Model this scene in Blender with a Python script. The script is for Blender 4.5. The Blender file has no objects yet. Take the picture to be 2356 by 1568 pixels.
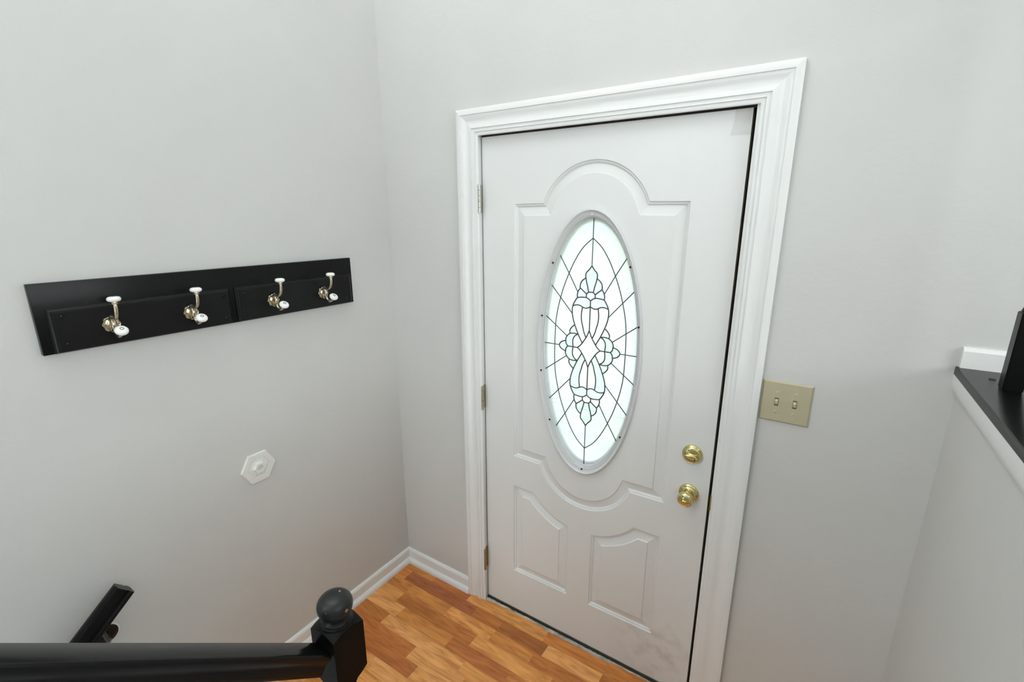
import bpy, bmesh, math, random
from math import sin, cos, pi, radians, sqrt
from mathutils import Vector, Matrix
from mathutils.geometry import delaunay_2d_cdt

S = bpy.context.scene
COL = S.collection

# ------------------------------------------------------------------ camera
cd = bpy.data.cameras.new('camera')
cam = bpy.data.objects.new('camera', cd)
COL.objects.link(cam)
cam.location = (1.1308, -1.5303, 1.7565)
cam.rotation_euler = (radians(90 - 14.5648), 0, radians(33.0752))
cd.sensor_width = 36.0
cd.lens = 1093.113 / 2356 * 36.0
cd.clip_start = 0.02
S.camera = cam

# ------------------------------------------------------------------ colour management
S.view_settings.view_transform = 'Standard'
S.view_settings.look = 'None'
S.view_settings.exposure = 0.0
S.view_settings.gamma = 1.0
S.view_settings.use_curve_mapping = False

# ------------------------------------------------------------------ world: bright hazy day sky
w = bpy.data.worlds.new('world')
S.world = w
w.use_nodes = True
bg = w.node_tree.nodes['Background']
bg.inputs[0].default_value = (0.74, 0.905, 1.0, 1)
bg.inputs[1].default_value = 1.42

# sun outdoors, from behind the house (never reaches the door glass)
sl = bpy.data.lights.new('sun', 'SUN')
sl.energy = 8.0
sl.angle = radians(1)
so = bpy.data.objects.new('sun', sl)
COL.objects.link(so)
so.rotation_euler = Vector((-0.55, 0.25, -0.8)).to_track_quat('-Z', 'Y').to_euler()

FILL_LAMP = 42.0     # added uplight over the foyer, W
FILL_LEFT = 50.0     # fill from the added window in the left wall, W
FILL_FAR = 84.0  # fill from the added window in the far side wall, W
FILL_LOW = 26.0     # fill from the added lower-storey window, up the stairs

# ------------------------------------------------------------------ measures (metres)
XL = -0.5023            # left wall face
WY = -0.0212            # inside face of the door wall
XR = 1.437              # half wall face
CEIL = 3.84
UP = 1.408              # top of the black ledge (upper storey)
DW, DB, DT = 0.914, 0.012, 2.044

# ------------------------------------------------------------------ materials
def nt(name):
    m = bpy.data.materials.new(name)
    m.use_nodes = True
    t = m.node_tree
    return m, t, t.nodes['Principled BSDF']

def rgb(c):
    return (c[0], c[1], c[2], 1)

def paint(name, col, rough=0.5, bump=0.0, scale=60.0, mottle=0.0, mscale=2.0, spec=0.5, coat=0.0, detail=3.0):
    m, t, b = nt(name)
    b.inputs['Base Color'].default_value = rgb(col)
    b.inputs['Roughness'].default_value = rough
    b.inputs['Specular IOR Level'].default_value = spec
    b.inputs['Coat Weight'].default_value = coat
    tc = t.nodes.new('ShaderNodeTexCoord')
    if bump:
        n = t.nodes.new('ShaderNodeTexNoise')
        n.inputs['Scale'].default_value = scale
        n.inputs['Detail'].default_value = detail
        t.links.new(tc.outputs['Object'], n.inputs['Vector'])
        bp = t.nodes.new('ShaderNodeBump')
        bp.inputs['Strength'].default_value = 1.0
        bp.inputs['Distance'].default_value = bump
        t.links.new(n.outputs['Fac'], bp.inputs['Height'])
        t.links.new(bp.outputs['Normal'], b.inputs['Normal'])
    if mottle:
        n2 = t.nodes.new('ShaderNodeTexNoise')
        n2.inputs['Scale'].default_value = mscale
        n2.inputs['Detail'].default_value = 5.0
        t.links.new(tc.outputs['Object'], n2.inputs['Vector'])
        r = t.nodes.new('ShaderNodeValToRGB')
        r.color_ramp.elements[0].position = 0.3
        r.color_ramp.elements[1].position = 0.7
        r.color_ramp.elements[0].color = rgb([c * (1 - mottle) for c in col])
        r.color_ramp.elements[1].color = rgb([min(1, c * (1 + mottle)) for c in col])
        t.links.new(n2.outputs['Fac'], r.inputs['Fac'])
        t.links.new(r.outputs['Color'], b.inputs['Base Color'])
    return m

def metal(name, col, rough, var=0.0):
    m, t, b = nt(name)
    b.inputs['Base Color'].default_value = rgb(col)
    b.inputs['Metallic'].default_value = 1.0
    b.inputs['Roughness'].default_value = rough
    if var:
        tc = t.nodes.new('ShaderNodeTexCoord')
        n = t.nodes.new('ShaderNodeTexNoise')
        n.inputs['Scale'].default_value = 90
        t.links.new(tc.outputs['Object'], n.inputs['Vector'])
        r = t.nodes.new('ShaderNodeValToRGB')
        r.color_ramp.elements[0].color = rgb([c * (1 - var) for c in col])
        r.color_ramp.elements[1].color = rgb([min(1, c * (1 + var * .5)) for c in col])
        t.links.new(n.outputs['Fac'], r.inputs['Fac'])
        t.links.new(r.outputs['Color'], b.inputs['Base Color'])
    return m

M = {}
M['wall'] = paint('wall_paint', (0.617, 0.621, 0.603), 0.42, bump=0.0007, scale=55, mottle=0.018, mscale=3.0)
M['ceiling'] = paint('ceiling_paint', (0.78, 0.78, 0.76), 0.8, bump=0.001, scale=120)
M['trim'] = paint('white_trim_paint', (0.805, 0.82, 0.812), 0.32, bump=0.00015, scale=40, mottle=0.008, mscale=8)
M['ring'] = paint('grey_white_plastic_ring', (0.66, 0.67, 0.675), 0.35)
M['trim_rough'] = paint('brushed_white_paint', (0.82, 0.825, 0.81), 0.45, bump=0.0005, scale=45)
M['black'] = paint('black_paint', (0.0055, 0.0057, 0.0056), 0.26, bump=0.0002, scale=50, mottle=0.15, mscale=9, spec=0.14)
M['black_matt'] = paint('black_newel_paint', (0.0045, 0.0047, 0.0047), 0.30, bump=0.0002, scale=50, spec=0.10)
M['black_gloss'] = paint('black_rail_paint', (0.005, 0.0053, 0.0055), 0.20, bump=0.0002, scale=40, spec=0.26)
M['black_satin'] = paint('black_satin_paint', (0.0055, 0.0057, 0.0055), 0.32, bump=0.0004, scale=45, mottle=0.15, mscale=12, spec=0.22)
M['ivory'] = paint('ivory_plastic', (0.475, 0.435, 0.30), 0.35, mottle=0.02, mscale=30)
M['ivory_dark'] = paint('switch_slot', (0.10, 0.09, 0.055), 0.6)
M['ivory_light'] = paint('ivory_toggle', (0.70, 0.67, 0.54), 0.3)
M['porcelain'] = paint('white_porcelain', (0.86, 0.86, 0.84), 0.12, coat=0.4)
M['hole'] = paint('dark_hole', (0.012, 0.012, 0.011), 0.8)
M['gasket'] = paint('dark_weatherstrip', (0.035, 0.031, 0.022), 0.8, mottle=0.4, mscale=30)
M['doorstop'] = paint('white_plastic', (0.79, 0.79, 0.755), 0.4)
M['screw'] = metal('screw_steel', (0.55, 0.53, 0.46), 0.35)
M['nickel'] = metal('brushed_nickel_hook', (0.64, 0.56, 0.42), 0.28, 0.4)
M['gunmetal'] = metal('black_steel_wire', (0.10, 0.10, 0.105), 0.35)
M['brass'] = metal('polished_brass', (0.74, 0.655, 0.33), 0.10)
M['brass_old'] = metal('aged_brass', (0.46, 0.37, 0.20), 0.5, 0.5)
M['hinge_mid'] = metal('dull_brass_hinge', (0.52, 0.47, 0.34), 0.42, 0.3)
M['hinge_steel'] = metal('painted_steel_hinge', (0.62, 0.61, 0.55), 0.4, 0.3)
M['lead'] = metal('lead_came_dark', (0.12, 0.13, 0.125), 0.55)
M['threshold'] = metal('aluminium_threshold', (0.20, 0.18, 0.14), 0.5, 0.5)
M['caulk'] = paint('rough_grey_caulk', (0.40, 0.40, 0.385), 0.9, bump=0.002, scale=70, mottle=0.55, mscale=16)
M['lawn'] = paint('lawn', (0.40, 0.53, 0.34), 0.9, mottle=0.25, mscale=4)
M['drive'] = paint('pale_concrete', (0.42, 0.44, 0.41), 0.9, mottle=0.05, mscale=3)
M['carpet'] = paint('grey_carpet', (0.64, 0.635, 0.63), 0.95, bump=0.003, scale=300)

def wood_chip_paint():
    """black paint with a few knocks that show bare wood (finial)"""
    m, t, b = nt('chipped_black_paint')
    tc = t.nodes.new('ShaderNodeTexCoord')
    n = t.nodes.new('ShaderNodeTexNoise')
    n.inputs['Scale'].default_value = 260
    t.links.new(tc.outputs['Object'], n.inputs['Vector'])
    w_ = t.nodes.new('ShaderNodeVectorMath'); w_.operation = 'MULTIPLY_ADD'
    w_.inputs[1].default_value = (0.006, 0.006, 0.006)
    t.links.new(n.outputs['Color'], w_.inputs[0]); t.links.new(tc.outputs['Object'], w_.inputs[2])
    prev = None
    for (x, y, z), r in (((0.3621, -1.0228, 0.9863), 0.0030), ((0.3731, -1.0658, 0.9713), 0.0021), ((0.3955, -1.0337, 0.9636), 0.0034), ((0.3763, -1.0666, 0.9661), 0.0016)):
        d = t.nodes.new('ShaderNodeVectorMath'); d.operation = 'DISTANCE'
        d.inputs[1].default_value = (x+0.003, y+0.003, z+0.003)
        t.links.new(w_.outputs[0], d.inputs[0])
        l = t.nodes.new('ShaderNodeMath'); l.operation = 'LESS_THAN'; l.inputs[1].default_value = r
        t.links.new(d.outputs['Value'], l.inputs[0])
        if prev is None: prev = l.outputs[0]
        else:
            a = t.nodes.new('ShaderNodeMath'); a.operation = 'MAXIMUM'
            t.links.new(prev, a.inputs[0]); t.links.new(l.outputs[0], a.inputs[1]); prev = a.outputs[0]
    mx = t.nodes.new('ShaderNodeMix'); mx.data_type = 'RGBA'
    mx.inputs['A'].default_value = (0.012, 0.0125, 0.013, 1); mx.inputs['B'].default_value = (0.33, 0.20, 0.11, 1)
    t.links.new(prev, mx.inputs['Factor'])
    t.links.new(mx.outputs['Result'], b.inputs['Base Color'])
    b.inputs['Roughness'].default_value = 0.38
    b.inputs['Specular IOR Level'].default_value = 0.4
    return m
M['finial'] = wood_chip_paint()

def door_paint():
    """white painted steel: faint vertical brush grain, scuffs near the foot, a bare touch-up patch"""
    m, t, b = nt('white_door_paint')
    base = (0.765, 0.780, 0.772)
    tc = t.nodes.new('ShaderNodeTexCoord')
    mp = t.nodes.new('ShaderNodeMapping')
    mp.inputs['Scale'].default_value = (160, 160, 3)
    t.links.new(tc.outputs['Object'], mp.inputs['Vector'])
    n = t.nodes.new('ShaderNodeTexNoise'); n.inputs['Scale'].default_value = 1.0
    t.links.new(mp.outputs['Vector'], n.inputs['Vector'])
    bp = t.nodes.new('ShaderNodeBump'); bp.inputs['Distance'].default_value = 0.0003
    t.links.new(n.outputs['Fac'], bp.inputs['Height'])
    t.links.new(bp.outputs['Normal'], b.inputs['Normal'])
    # scuffs: noise gated by distance to the lower lock corner
    n2 = t.nodes.new('ShaderNodeTexNoise'); n2.inputs['Scale'].default_value = 17; n2.inputs['Detail'].default_value = 6
    t.links.new(tc.outputs['Object'], n2.inputs['Vector'])
    d = t.nodes.new('ShaderNodeVectorMath'); d.operation = 'DISTANCE'
    d.inputs[1].default_value = (0.79, 0.0, 0.155)
    t.links.new(tc.outputs['Object'], d.inputs[0])
    mr = t.nodes.new('ShaderNodeMapRange')
    mr.inputs['From Min'].default_value = 0.02; mr.inputs['From Max'].default_value = 0.20
    mr.inputs['To Min'].default_value = 1.0; mr.inputs['To Max'].default_value = 0.0
    t.links.new(d.outputs['Value'], mr.inputs['Value'])
    r = t.nodes.new('ShaderNodeMapRange')
    r.inputs['From Min'].default_value = 0.46; r.inputs['From Max'].default_value = 0.78
    t.links.new(n2.outputs['Fac'], r.inputs['Value'])
    mul = t.nodes.new('ShaderNodeMath'); mul.operation = 'MULTIPLY'
    t.links.new(mr.outputs[0], mul.inputs[0]); t.links.new(r.outputs[0], mul.inputs[1])
    mx = t.nodes.new('ShaderNodeMix'); mx.data_type = 'RGBA'
    mx.inputs['A'].default_value = rgb(base); mx.inputs['B'].default_value = (0.50, 0.495, 0.50, 1)
    t.links.new(mul.outputs[0], mx.inputs['Factor'])
    t.links.new(mx.outputs['Result'], b.inputs['Base Color'])
    b.inputs['Roughness'].default_value = 0.38
    return m
M['door'] = door_paint()
M['door_edge'] = paint('bare_wood_door_edge', (0.20, 0.175, 0.115), 0.7, mottle=0.3, mscale=25)
M['door_patch'] = paint('bare_primer_patch', (0.66, 0.668, 0.645), 0.5, mottle=0.02, mscale=40)

def plank_mat():
    """cherry-look laminate: per-strip tone, cathedral figure, fine pores, a few knots"""
    m, t, b = nt('honey_laminate')
    L = t.links.new
    def N(kind, **k):
        n = t.nodes.new('ShaderNode' + kind)
        for a, v in k.items():
            n.inputs[a.replace('_', ' ')].default_value = v
        return n
    tc = N('TexCoord'); oi = N('ObjectInfo')
    off = t.nodes.new('ShaderNodeVectorMath'); off.operation = 'MULTIPLY_ADD'
    off.inputs[1].default_value = (37.0, 11.0, 5.0)
    L(oi.outputs['Random'], off.inputs[0]); L(tc.outputs['Object'], off.inputs[2])
    def mapped(sc):
        mp = N('Mapping'); mp.inputs['Scale'].default_value = sc
        L(off.outputs[0], mp.inputs['Vector']); return mp.outputs['Vector']
    # broad figure: contour lines of a stretched noise give the cathedral arches
    n1 = N('TexNoise', Scale=1.0, Detail=2.0, Distortion=0.5); L(mapped((3.0, 15, 15)), n1.inputs['Vector'])
    rings = t.nodes.new('ShaderNodeMath'); rings.operation = 'MULTIPLY'; rings.inputs[1].default_value = 13.0
    L(n1.outputs['Fac'], rings.inputs[0])
    fr = t.nodes.new('ShaderNodeMath'); fr.operation = 'PINGPONG'; fr.inputs[1].default_value = 1.0
    L(rings.outputs[0], fr.inputs[0])
    # pores
    n2 = N('TexNoise', Scale=1.0, Detail=3.0); L(mapped((9, 230, 230)), n2.inputs['Vector'])
    # tone drift
    n3 = N('TexNoise', Scale=1.0, Detail=4.0, Distortion=0.8); L(mapped((5, 34, 34)), n3.inputs['Vector'])
    def mul(a, k):
        q = t.nodes.new('ShaderNodeMath'); q.operation = 'MULTIPLY'; q.inputs[1].default_value = k
        L(a, q.inputs[0]); return q.outputs[0]
    def add(a, c):
        q = t.nodes.new('ShaderNodeMath'); q.operation = 'ADD'; L(a, q.inputs[0]); L(c, q.inputs[1]); return q.outputs[0]
    pw = t.nodes.new('ShaderNodeMath'); pw.operation = 'POWER'; pw.inputs[1].default_value = 0.45; L(fr.outputs[0], pw.inputs[0])
    tot = add(add(mul(pw.outputs[0], 0.20), mul(n2.outputs['Fac'], 0.28)), mul(n3.outputs['Fac'], 0.72))
    r = N('ValToRGB')
    r.color_ramp.elements[0].position = 0.46; r.color_ramp.elements[0].color = (0.72, 0.62, 0.48, 1)
    r.color_ramp.elements[1].position = 0.80; r.color_ramp.elements[1].color = (1.16, 1.20, 1.26, 1)
    L(tot, r.inputs['Fac'])
    mx = t.nodes.new('ShaderNodeMix'); mx.data_type = 'RGBA'; mx.blend_type = 'MULTIPLY'
    mx.inputs['Factor'].default_value = 1.0
    L(oi.outputs['Color'], mx.inputs['A']); L(r.outputs['Color'], mx.inputs['B'])
    # knots
    v = N('TexVoronoi', Scale=1.0); L(mapped((4.0, 9.0, 9.0)), v.inputs['Vector'])
    kr = N('ValToRGB')
    kr.color_ramp.elements[0].position = 0.03; kr.color_ramp.elements[0].color = (0.45, 0.36, 0.30, 1)
    kr.color_ramp.elements[1].position = 0.10; kr.color_ramp.elements[1].color = (1, 1, 1, 1)
    L(v.outputs['Distance'], kr.inputs['Fac'])
    mk = t.nodes.new('ShaderNodeMix'); mk.data_type = 'RGBA'; mk.blend_type = 'MULTIPLY'; mk.inputs['Factor'].default_value = 0.8
    L(mx.outputs['Result'], mk.inputs['A']); L(kr.outputs['Color'], mk.inputs['B'])
    L(mk.outputs['Result'], b.inputs['Base Color'])
    b.inputs['Roughness'].default_value = 0.33
    return m
M['plank'] = plank_mat()
M['underlay'] = paint('floor_joint', (0.36, 0.16, 0.05), 0.8)

def glass(name, tint, milk, seed=0.0, rough=0.05):
    """leaded door glass: part of the daylight passes straight, part is scattered"""
    m = bpy.data.materials.new(name)
    m.use_nodes = True
    t = m.node_tree
    t.nodes.clear()
    out = t.nodes.new('ShaderNodeOutputMaterial')
    tr = t.nodes.new('ShaderNodeBsdfTransparent'); tr.inputs[0].default_value = rgb(tint)
    tl = t.nodes.new('ShaderNodeBsdfTranslucent'); tl.inputs[0].default_value = rgb(tint)
    gl = t.nodes.new('ShaderNodeBsdfGlossy'); gl.inputs['Roughness'].default_value = rough
    mix = t.nodes.new('ShaderNodeMixShader'); mix.inputs[0].default_value = milk
    t.links.new(tr.outputs[0], mix.inputs[1]); t.links.new(tl.outputs[0], mix.inputs[2])
    mix2 = t.nodes.new('ShaderNodeMixShader'); mix2.inputs[0].default_value = 0.05
    t.links.new(mix.outputs[0], mix2.inputs[1]); t.links.new(gl.outputs[0], mix2.inputs[2])
    if seed:
        tc = t.nodes.new('ShaderNodeTexCoord')
        v = t.nodes.new('ShaderNodeTexVoronoi'); v.inputs['Scale'].default_value = 330
        t.links.new(tc.outputs['Object'], v.inputs['Vector'])
        r = t.nodes.new('ShaderNodeValToRGB')
        r.color_ramp.elements[0].position = 0.08; r.color_ramp.elements[0].color = rgb([c * (1 - seed) for c in tint])
        r.color_ramp.elements[1].position = 0.34; r.color_ramp.elements[1].color = rgb(tint)
        t.links.new(v.outputs['Distance'], r.inputs['Fac'])
        t.links.new(r.outputs['Color'], tr.inputs[0])
        t.links.new(r.outputs['Color'], tl.inputs[0])
    t.links.new(mix2.outputs[0], out.inputs['Surface'])
    return m
M['g_seedy'] = glass('seedy_glass', (0.98, 0.955, 0.955), 0.75, seed=0.35)
M['g_field'] = glass('satin_glass', (0.94, 0.965, 0.955), 0.7)
M['g_clear'] = glass('bevelled_glass', (0.97, 0.975, 0.97), 0.5)
M['g_green'] = glass('green_tinted_bevel', (0.78, 0.94, 0.82), 0.5)
M['g_blue'] = glass('blue_tinted_bevel', (0.80, 0.88, 0.95), 0.5)
M['g_bevel'] = glass('bevel_edge_glass', (0.87, 0.93, 0.93), 0.5)

def emit(name, col, strength):
    m = bpy.data.materials.new(name); m.use_nodes = True
    t = m.node_tree; t.nodes.clear()
    o = t.nodes.new('ShaderNodeOutputMaterial'); e = t.nodes.new('ShaderNodeEmission')
    e.inputs[0].default_value = rgb(col); e.inputs[1].default_value = strength
    t.links.new(e.outputs[0], o.inputs[0])
    return m

# ------------------------------------------------------------------ helpers
def put(o, parent=None):
    COL.objects.link(o)
    if parent is not None:
        o.parent = parent
        p = parent
        mtx = Matrix.Identity(4)
        chain = []
        while p is not None:
            chain.append(p); p = p.parent
        for p in reversed(chain):
            mtx = mtx @ p.matrix_parent_inverse @ p.matrix_basis
        o.matrix_parent_inverse = mtx.inverted()
    return o

def obj(name, bm, mat, parent=None, smooth=False, sharp=None, norm=True):
    if norm:
        bmesh.ops.recalc_face_normals(bm, faces=bm.faces)
    me = bpy.data.meshes.new(name)
    bm.to_mesh(me); bm.free()
    for m in (mat if isinstance(mat, (list, tuple)) else [mat]):
        me.materials.append(m)
    if smooth:
        me.shade_smooth()
        me.set_sharp_from_angle(angle=radians(sharp if sharp else 40))
    o = bpy.data.objects.new(name, me)
    return put(o, parent)

def empty(name, loc, parent=None):
    o = bpy.data.objects.new(name, None)
    o.empty_display_size = 0.05
    o.location = loc
    return put(o, parent)

def tag(o, label=None, cat=None, group=None, kind=None):
    if label: o['label'] = label
    if cat: o['category'] = cat
    if group: o['group'] = group
    if kind: o['kind'] = kind
    return o

def box(bm, x0, x1, y0, y1, z0, z1):
    v = [bm.verts.new(p) for p in ((x0,y0,z0),(x1,y0,z0),(x1,y1,z0),(x0,y1,z0),(x0,y0,z1),(x1,y0,z1),(x1,y1,z1),(x0,y1,z1))]
    for f in ((0,3,2,1),(4,5,6,7),(0,1,5,4),(1,2,6,5),(2,3,7,6),(3,0,4,7)):
        bm.faces.new([v[i] for i in f])

def boxbm(*a, bevel=0.0, seg=2):
    bm = bmesh.new(); box(bm, *a)
    if bevel:
        bmesh.ops.bevel(bm, geom=bm.edges[:], offset=bevel, segments=seg, profile=0.5, affect='EDGES')
    return bm

def lathe(bm, prof, n=32, mtx=None, caps=True):
    """profile (r, h) turned about the local z axis; caps closed where r=0"""
    rings = []
    for r, h in prof:
        if r < 1e-6:
            rings.append([bm.verts.new((0, 0, h))])
        else:
            rings.append([bm.verts.new((r*cos(2*pi*i/n), r*sin(2*pi*i/n), h)) for i in range(n)])
    new = [v for q in rings for v in q]
    for a, b in zip(rings, rings[1:]):
        for i in range(n):
            j = (i+1) % n
            if len(a) == 1 and len(b) == 1: continue
            if len(a) == 1: bm.faces.new((a[0], b[j], b[i]))
            elif len(b) == 1: bm.faces.new((a[i], a[j], b[0]))
            else: bm.faces.new((a[i], a[j], b[j], b[i]))
    for q, rev in ((rings[0], True), (rings[-1], False)):
        if caps and len(q) > 1: bm.faces.new(q[::-1] if rev else q)
    if mtx is not None:
        bmesh.ops.transform(bm, matrix=mtx, verts=new)

def tube(bm, pts, rad, n=12, flat=1.0, cap=True):
    """tube along pts; rad is a number or a list"""
    pts = [Vector(p) for p in pts]
    rings = []
    up = None
    for i, p in enumerate(pts):
        d = (pts[min(i+1, len(pts)-1)] - pts[max(i-1, 0)]).normalized()
        if up is None:
            up = d.orthogonal().normalized()
        up = (up - d * up.dot(d)).normalized()
        s = d.cross(up)
        r = rad[i] if isinstance(rad, (list, tuple)) else rad
        rings.append([bm.verts.new(p + up*r*cos(2*pi*k/n) + s*r*flat*sin(2*pi*k/n)) for k in range(n)])
    for a, b in zip(rings, rings[1:]):
        for k in range(n):
            bm.faces.new((a[k], a[(k+1) % n], b[(k+1) % n], b[k]))
    if cap:
        bm.faces.new(rings[0][::-1]); bm.faces.new(rings[-1])

def spline(pts, n=6):
    """Catmull-Rom through pts"""
    P = [Vector(p) for p in pts]
    P = [2*P[0]-P[1]] + P + [2*P[-1]-P[-2]]
    out = []
    for i in range(1, len(P)-2):
        for k in range(n):
            t = k/n
            a, b, c, d = P[i-1], P[i], P[i+1], P[i+2]
            out.append(0.5*((2*b)+(c-a)*t+(2*a-5*b+4*c-d)*t*t+(3*b-a-3*c+d)*t*t*t))
    out.append(P[-2])
    return out

def prism(bm, poly, d0, d1, axis='y'):
    """extrude a 2-D polygon (list of (a,b)) along an axis from d0 to d1"""
    def P(a, b, d):
        return {'y': (a, d, b), 'x': (d, a, b), 'z': (a, b, d)}[axis]
    lo = [bm.verts.new(P(a, b, d0)) for a, b in poly]
    hi = [bm.verts.new(P(a, b, d1)) for a, b in poly]
    n = len(poly)
    bm.faces.new(lo[::-1]); bm.faces.new(hi)
    for i in range(n):
        j = (i+1) % n
        bm.faces.new((lo[i], lo[j], hi[j], hi[i]))

TOROOM = Matrix.Rotation(radians(90), 4, 'X')      # local z -> world -y (out of the door wall)
def face_y(x, y, z):
    return Matrix.Translation((x, y, z)) @ TOROOM
def face_x(x, y, z):                                # local z -> world +x (out of the left wall)
    return Matrix.Translation((x, y, z)) @ Matrix.Rotation(radians(90), 4, 'Y')

def struct(name, bm, mat, label=None, parent=None, **k):
    o = obj(name, bm, mat, parent, **k)
    if parent is None:
        o['kind'] = 'structure'
        if label: o['label'] = label
    return o

# ================================================================== the setting
random.seed(4)
# ---- door wall with its opening
OX0, OX1, OZ = -0.022, 0.944, 2.066
bm = bmesh.new()
box(bm, XL-0.12, OX0, WY, 0.12, -0.2, CEIL)
box(bm, OX1, 5.12, WY, 0.12, -0.2, CEIL)
box(bm, OX0, OX1, WY, 0.12, OZ, CEIL)
bmesh.ops.remove_doubles(bm, verts=bm.verts, dist=1e-5)
struct('wall_back', bm, M['wall'], 'light grey painted wall around the white front door')
struct('wall_left', boxbm(XL-0.12, XL, -5.6, WY, -1.5, CEIL), M['wall'], 'light grey painted wall that carries the black hook rack')
# half wall under the black ledge; it leans a few millimetres, as in the photo
bm = bmesh.new()
prism(bm, [(1.4265, -1.5), (1.4445, 1.345), (1.56, 1.345), (1.56, -1.5)], -3.6, WY, 'y')
struct('wall_right', bm, M['wall'], 'light grey painted half wall under the black ledge')
struct('wall_front', boxbm(XL-0.12, 5.12, -5.72, -5.6, -1.5, CEIL), M['wall'], 'light grey painted wall of the upper living room behind the stairs')
struct('wall_far', boxbm(5.0, 5.12, -5.6, 0.12, 1.2, CEIL), M['wall'], 'light grey painted side wall of the upper living room')
struct('ceiling', boxbm(XL-0.12, 5.12, -5.72, 0.12, CEIL, CEIL+0.1), M['ceiling'], 'white ceiling over the foyer and the upper storey')
bm = bmesh.new()
box(bm, 1.56, 5.0, -5.6, WY, 1.30, 1.385)
box(bm, XL, 1.56, -5.6, -3.6, 1.30, 1.385)
struct('floor_upper', bm, M['carpet'], 'light grey carpet of the upper storey')
struct('floor_lower', boxbm(XL, 5.0, -5.6, -2.0, -1.5, -1.4), M['carpet'], 'light grey carpet of the lower storey')
# flights of stairs (below and beside the camera)
def flight(name, x0, x1, sgn, n, lab):
    b = bmesh.new()
    for i in range(n):
        y1 = -1.085 - i*0.25
        if sgn > 0: box(b, x0, x1, y1-0.25, y1, -0.2 + 0.2*i, 0.2*(i+1))
        else: box(b, x0, x1, y1-0.25, y1, -1.45, -0.2*(i+1))
    struct(name, b, M['carpet'], lab)
flight('stairs_up', 0.41, 1.425, 1, 6, 'carpeted flight up to the living room')
flight('stairs_down', XL+0.001, 0.31, -1, 6, 'carpeted flight down to the lower level')

# ---- laminate floor of the landing, strip by strip
FY0, FY1 = WY, -1.085
fl = struct('floor', boxbm(XL-0.001, 1.43, FY1, 0.0, -0.2, -0.0006), M['underlay'], 'honey coloured strip laminate floor of the entry landing')
ROWH = 0.0625
SH = {'L': (0.82, 0.385, 0.125), 'l': (0.76, 0.335, 0.093), 'm': (0.66, 0.265, 0.064), 'o': (0.67, 0.25, 0.055),
      'd': (0.52, 0.185, 0.042), 'D': (0.44, 0.148, 0.034), 'r': (0.42, 0.132, 0.046), 'R': (0.56, 0.188, 0.048)}
rows = {0: [(-.29, 'm'), (-.073, 'R'), (.34, 'l'), (.80, 'o'), (1.1, 'm'), (1.44, 'l')],
        1: [(-.421, 'o'), (-.002, 'r'), (.144, 'd'), (.372, 'D'), (.617, 'L'), (.83, 'd'), (1.2, 'l'), (1.44, 'm')],
        2: [(-.35, 'm'), (-.107, 'm'), (.143, 'l'), (.343, 'm'), (.66, 'd'), (1.0, 'l'), (1.44, 'o')],
        3: [(-.350, 'l'), (.089, 'd'), (.46, 'l'), (.80, 'm'), (1.15, 'l'), (1.44, 'd')],
        4: [(-.284, 'L'), (.0065, 'm'), (.305, 'R'), (.62, 'm'), (1.0, 'l'), (1.44, 'L')],
        5: [(-.317, 'd'), (.124, 'L'), (.42, 'l'), (.8, 'm'), (1.2, 'L'), (1.44, 'o')],
        6: [(-.094, 'R'), (.17, 'L'), (.5, 'l'), (.9, 'd'), (1.44, 'l')],
        7: [(-.36, 'l'), (-.022, 'R'), (.30, 'L'), (.66, 'l'), (1.0, 'm'), (1.44, 'L')],
        8: [(-.2, 'l'), (.12, 'L'), (.48, 'm'), (.85, 'L'), (1.44, 'd')],
        9: [(-.3, 'L'), (.02, 'l'), (.36, 'L'), (.7, 'm'), (1.1, 'L'), (1.44, 'l')],
        10: [(-.1, 'm'), (.25, 'L'), (.6, 'l'), (1.0, 'R'), (1.44, 'L')],
        11: [(-.35, 'L'), (.1, 'm'), (.4, 'L'), (.8, 'l'), (1.44, 'm')],
        12: [(-.15, 'l'), (.2, 'd'), (.6, 'L'), (1.0, 'l'), (1.44, 'L')],
        13: [(-.3, 'm'), (.05, 'L'), (.45, 'l'), (.9, 'm'), (1.44, 'l')],
        14: [(-.2, 'L'), (.3, 'm'), (.7, 'L'), (1.44, 'l')],
        15: [(-.05, 'l'), (.4, 'L'), (.9, 'd'), (1.44, 'L')],
        16: [(-.25, 'd'), (.2, 'l'), (.7, 'm'), (1.44, 'l')]}
for r, segs in rows.items():
    y1 = -0.080 + ROWH - r*ROWH
    y0 = max(y1 - ROWH, FY1)
    x = XL
    if r == 0: y1 = -0.0
    for xe, s in segs:
        xe = min(xe, 1.43)
        b = boxbm(x+0.0001, xe-0.0001, y0+0.0001, y1-0.0001, -0.006, 0.0, bevel=0.00015, seg=1)
        o = obj('plank', b, M['plank'], fl)
        j = 1 + random.uniform(-0.06, 0.06)
        c = SH[s]
        o.color = (c[0]*j, c[1]*j, c[2]*j, 1)
        x = xe

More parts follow.
